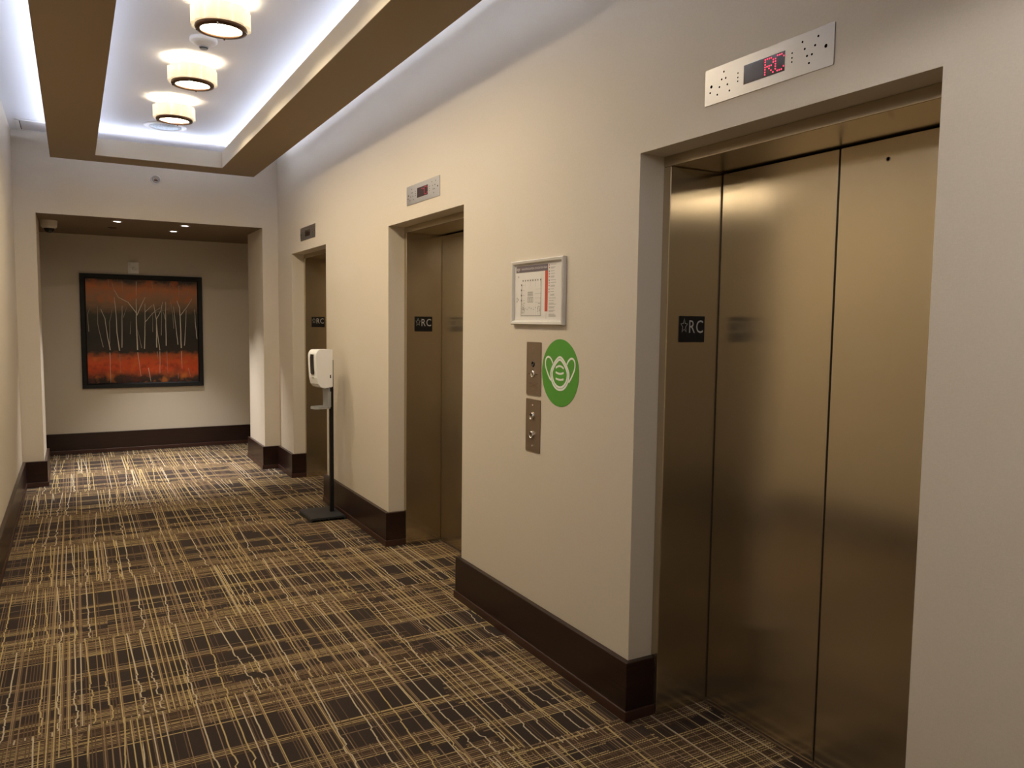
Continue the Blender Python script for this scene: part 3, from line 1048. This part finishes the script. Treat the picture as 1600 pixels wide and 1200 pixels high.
dc = thing('security_camera', (-0.176, 8.80, HP), 'dome security camera under the portal soffit in its left corner', 'security camera')
c = (-0.176, 8.80, HP)
MB().lathe([(0, 0), (0.072, 0), (0.072, -0.012), (0.068, -0.060), (0.056, -0.072), (0.050, -0.074), (0, -0.074)], c, 'z', 36).build('housing', M['offwhite'], dc)
MB().lathe([(0.047, -0.073), (0.044, -0.090), (0.034, -0.106), (0.018, -0.116), (0, -0.119)], c, 'z', 32).build('dome', M['darkglass'], dc)

# ------------------------------------------------------------------ painting and strobe on the back wall
xc, zc = 0.718, 1.386
pw, ph = 1.283, 1.300
pt = thing('framed_painting', (xc, YB, zc - ph / 2), 'large black framed painting of bare pale trees over orange ground', 'painting')
t = facing(xc, YB, zc)
fb = 0.056
fm = MB()
lp = []
for ins, h in ((0, 0), (0, .036), (.004, .040), (fb - .012, .036), (fb, .026), (fb, 0.004)):
    lp.append([t(sx * (pw / 2 - ins), sy_ * (ph / 2 - ins), h) for sx, sy_ in ((-1, -1), (1, -1), (1, 1), (-1, 1))])
vs = [p for l in lp for p in l]
fs = [(4 * i + k, 4 * i + (k + 1) % 4, 4 * i + 4 + (k + 1) % 4, 4 * i + 4 + k) for i in range(len(lp) - 1) for k in range(4)]
fm.add(vs, fs).build('frame', M['black'], pt)
cw, chh = pw - 2 * fb, ph - 2 * fb
ca = MB()
ca.add([t(-cw / 2, -chh / 2, .018), t(cw / 2, -chh / 2, .018), t(cw / 2, chh / 2, .018), t(-cw / 2, chh / 2, .018)], [(0, 1, 2, 3)], M['painting'])


def P(u, v):                                  # pixel of the zoomed painting -> canvas metres
    return ((u - 130) / 960 * cw - cw / 2, chh / 2 - (v - 200) / 875 * chh)


def trunk(pts, w, dim=False):
    q = [P(*p) for p in pts]
    o = []
    for a, b in zip(q, q[1:]):
        for k in range(4):
            s = k / 4
            o.append((a[0] + (b[0] - a[0]) * s + random.uniform(-.0015, .0015), a[1] + (b[1] - a[1]) * s))
    o.append(q[-1])
    ca.stroke(o, w, t, .0188, M['trunkdim'] if dim else M['trunk'], False, w * 0.4)


for pts, w, d in (
        ([(262, 770), (222, 580), (225, 430)], .007, 1), ([(320, 795), (300, 690), (283, 530), (250, 450)], .009, 0),
        ([(318, 740), (320, 560), (345, 450)], .006, 1), ([(398, 800), (380, 640), (375, 470), (365, 350)], .010, 0),
        ([(418, 775), (425, 560), (430, 420)], .008, 0), ([(435, 520), (470, 430)], .005, 1),
        ([(550, 795), (548, 520), (550, 360)], .012, 0), ([(548, 480), (480, 390), (400, 350), (360, 280)], .008, 0),
        ([(552, 500), (600, 400), (628, 345)], .008, 0), ([(588, 780), (555, 620)], .006, 1),
        ([(612, 785), (622, 540), (625, 400)], .009, 0), ([(620, 560), (700, 470), (760, 430)], .006, 0), ([(625, 470), (690, 410)], .006, 0),
        ([(718, 775), (722, 540), (700, 400)], .011, 0), ([(745, 800), (728, 650), (722, 540)], .008, 0), ([(722, 530), (760, 460), (780, 380)], .007, 0),
        ([(760, 670), (768, 520), (775, 400)], .007, 1), ([(802, 760), (803, 540), (806, 380)], .010, 0), ([(803, 540), (785, 470)], .006, 0),
        ([(874, 610), (868, 500), (850, 370)], .006, 1), ([(908, 750), (890, 560), (875, 420)], .008, 0), ([(938, 780), (932, 500), (930, 430), (908, 370)], .012, 0),
        ([(936, 495), (990, 430), (1045, 350)], .007, 0), ([(968, 760), (982, 570), (990, 450)], .008, 0), ([(1082, 700), (1070, 560), (1066, 440)], .008, 0),
        ([(492, 660), (500, 550)], .005, 1), ([(688, 640), (690, 490)], .005, 1), ([(148, 640), (140, 500), (160, 450)], .006, 1),
        ([(680, 480), (850, 440)], .004, 1), ([(316, 815), (316, 1070)], .006, 0), ([(552, 815), (575, 1020)], .006, 0),
        ([(745, 810), (742, 1000)], .006, 0), ([(722, 810), (728, 870)], .006, 1), ([(808, 810), (812, 1000)], .006, 1), ([(938, 810), (942, 960)], .007, 0),
        ([(640, 950), (662, 1070)], .007, 0), ([(400, 830), (402, 990)], .004, 1), ([(1000, 960), (1015, 1030)], .005, 1), ([(905, 1000), (905, 1050)], .004, 1),
        ([(350, 230), (365, 290)], .005, 1), ([(555, 215), (552, 330)], .005, 0), ([(435, 215), (436, 300)], .004, 1), ([(690, 215), (700, 290)], .004, 1),
        ([(845, 220), (850, 270)], .004, 1), ([(318, 205), (320, 260)], .004, 1), ([(925, 240), (928, 330)], .004, 1)):
    trunk(pts, w, bool(d))
cobj = ca.build('canvas', None, pt)
# canvas texture is laid out from the bottom of the canvas
for vtx in cobj.data.vertices:
    vtx.co.z -= fb
cobj.location.z = fb

ss = thing('fire_strobe', (0.625, YB, 2.115), 'small white fire alarm strobe on the wall above the painting', 'strobe')
t = facing(0.625, YB, 2.115)
MB().prism(rrect(.112, .140, .006), t, 0, .010).build('back_plate', M['white'], ss, .002)
bod = [(-.030, .058), (-.038, .0), (-.026, -.060), (.026, -.060), (.038, 0), (.030, .058)]
MB().prism(bod[::-1], t, .010, .040).build('body', M['white'], ss, .004)
MB().lathe([(0.020, 0), (0.020, .010), (0.012, .018), (0, .020)], t(0, -.006, .040), '-y', 20).build('lens', M['strobelens'], ss)
MB().lathe([(0.004, 0), (0.004, .006), (0, .007)], t(.024, -.020, .040), '-y', 10).build('indicator_led', M['redink'], ss)
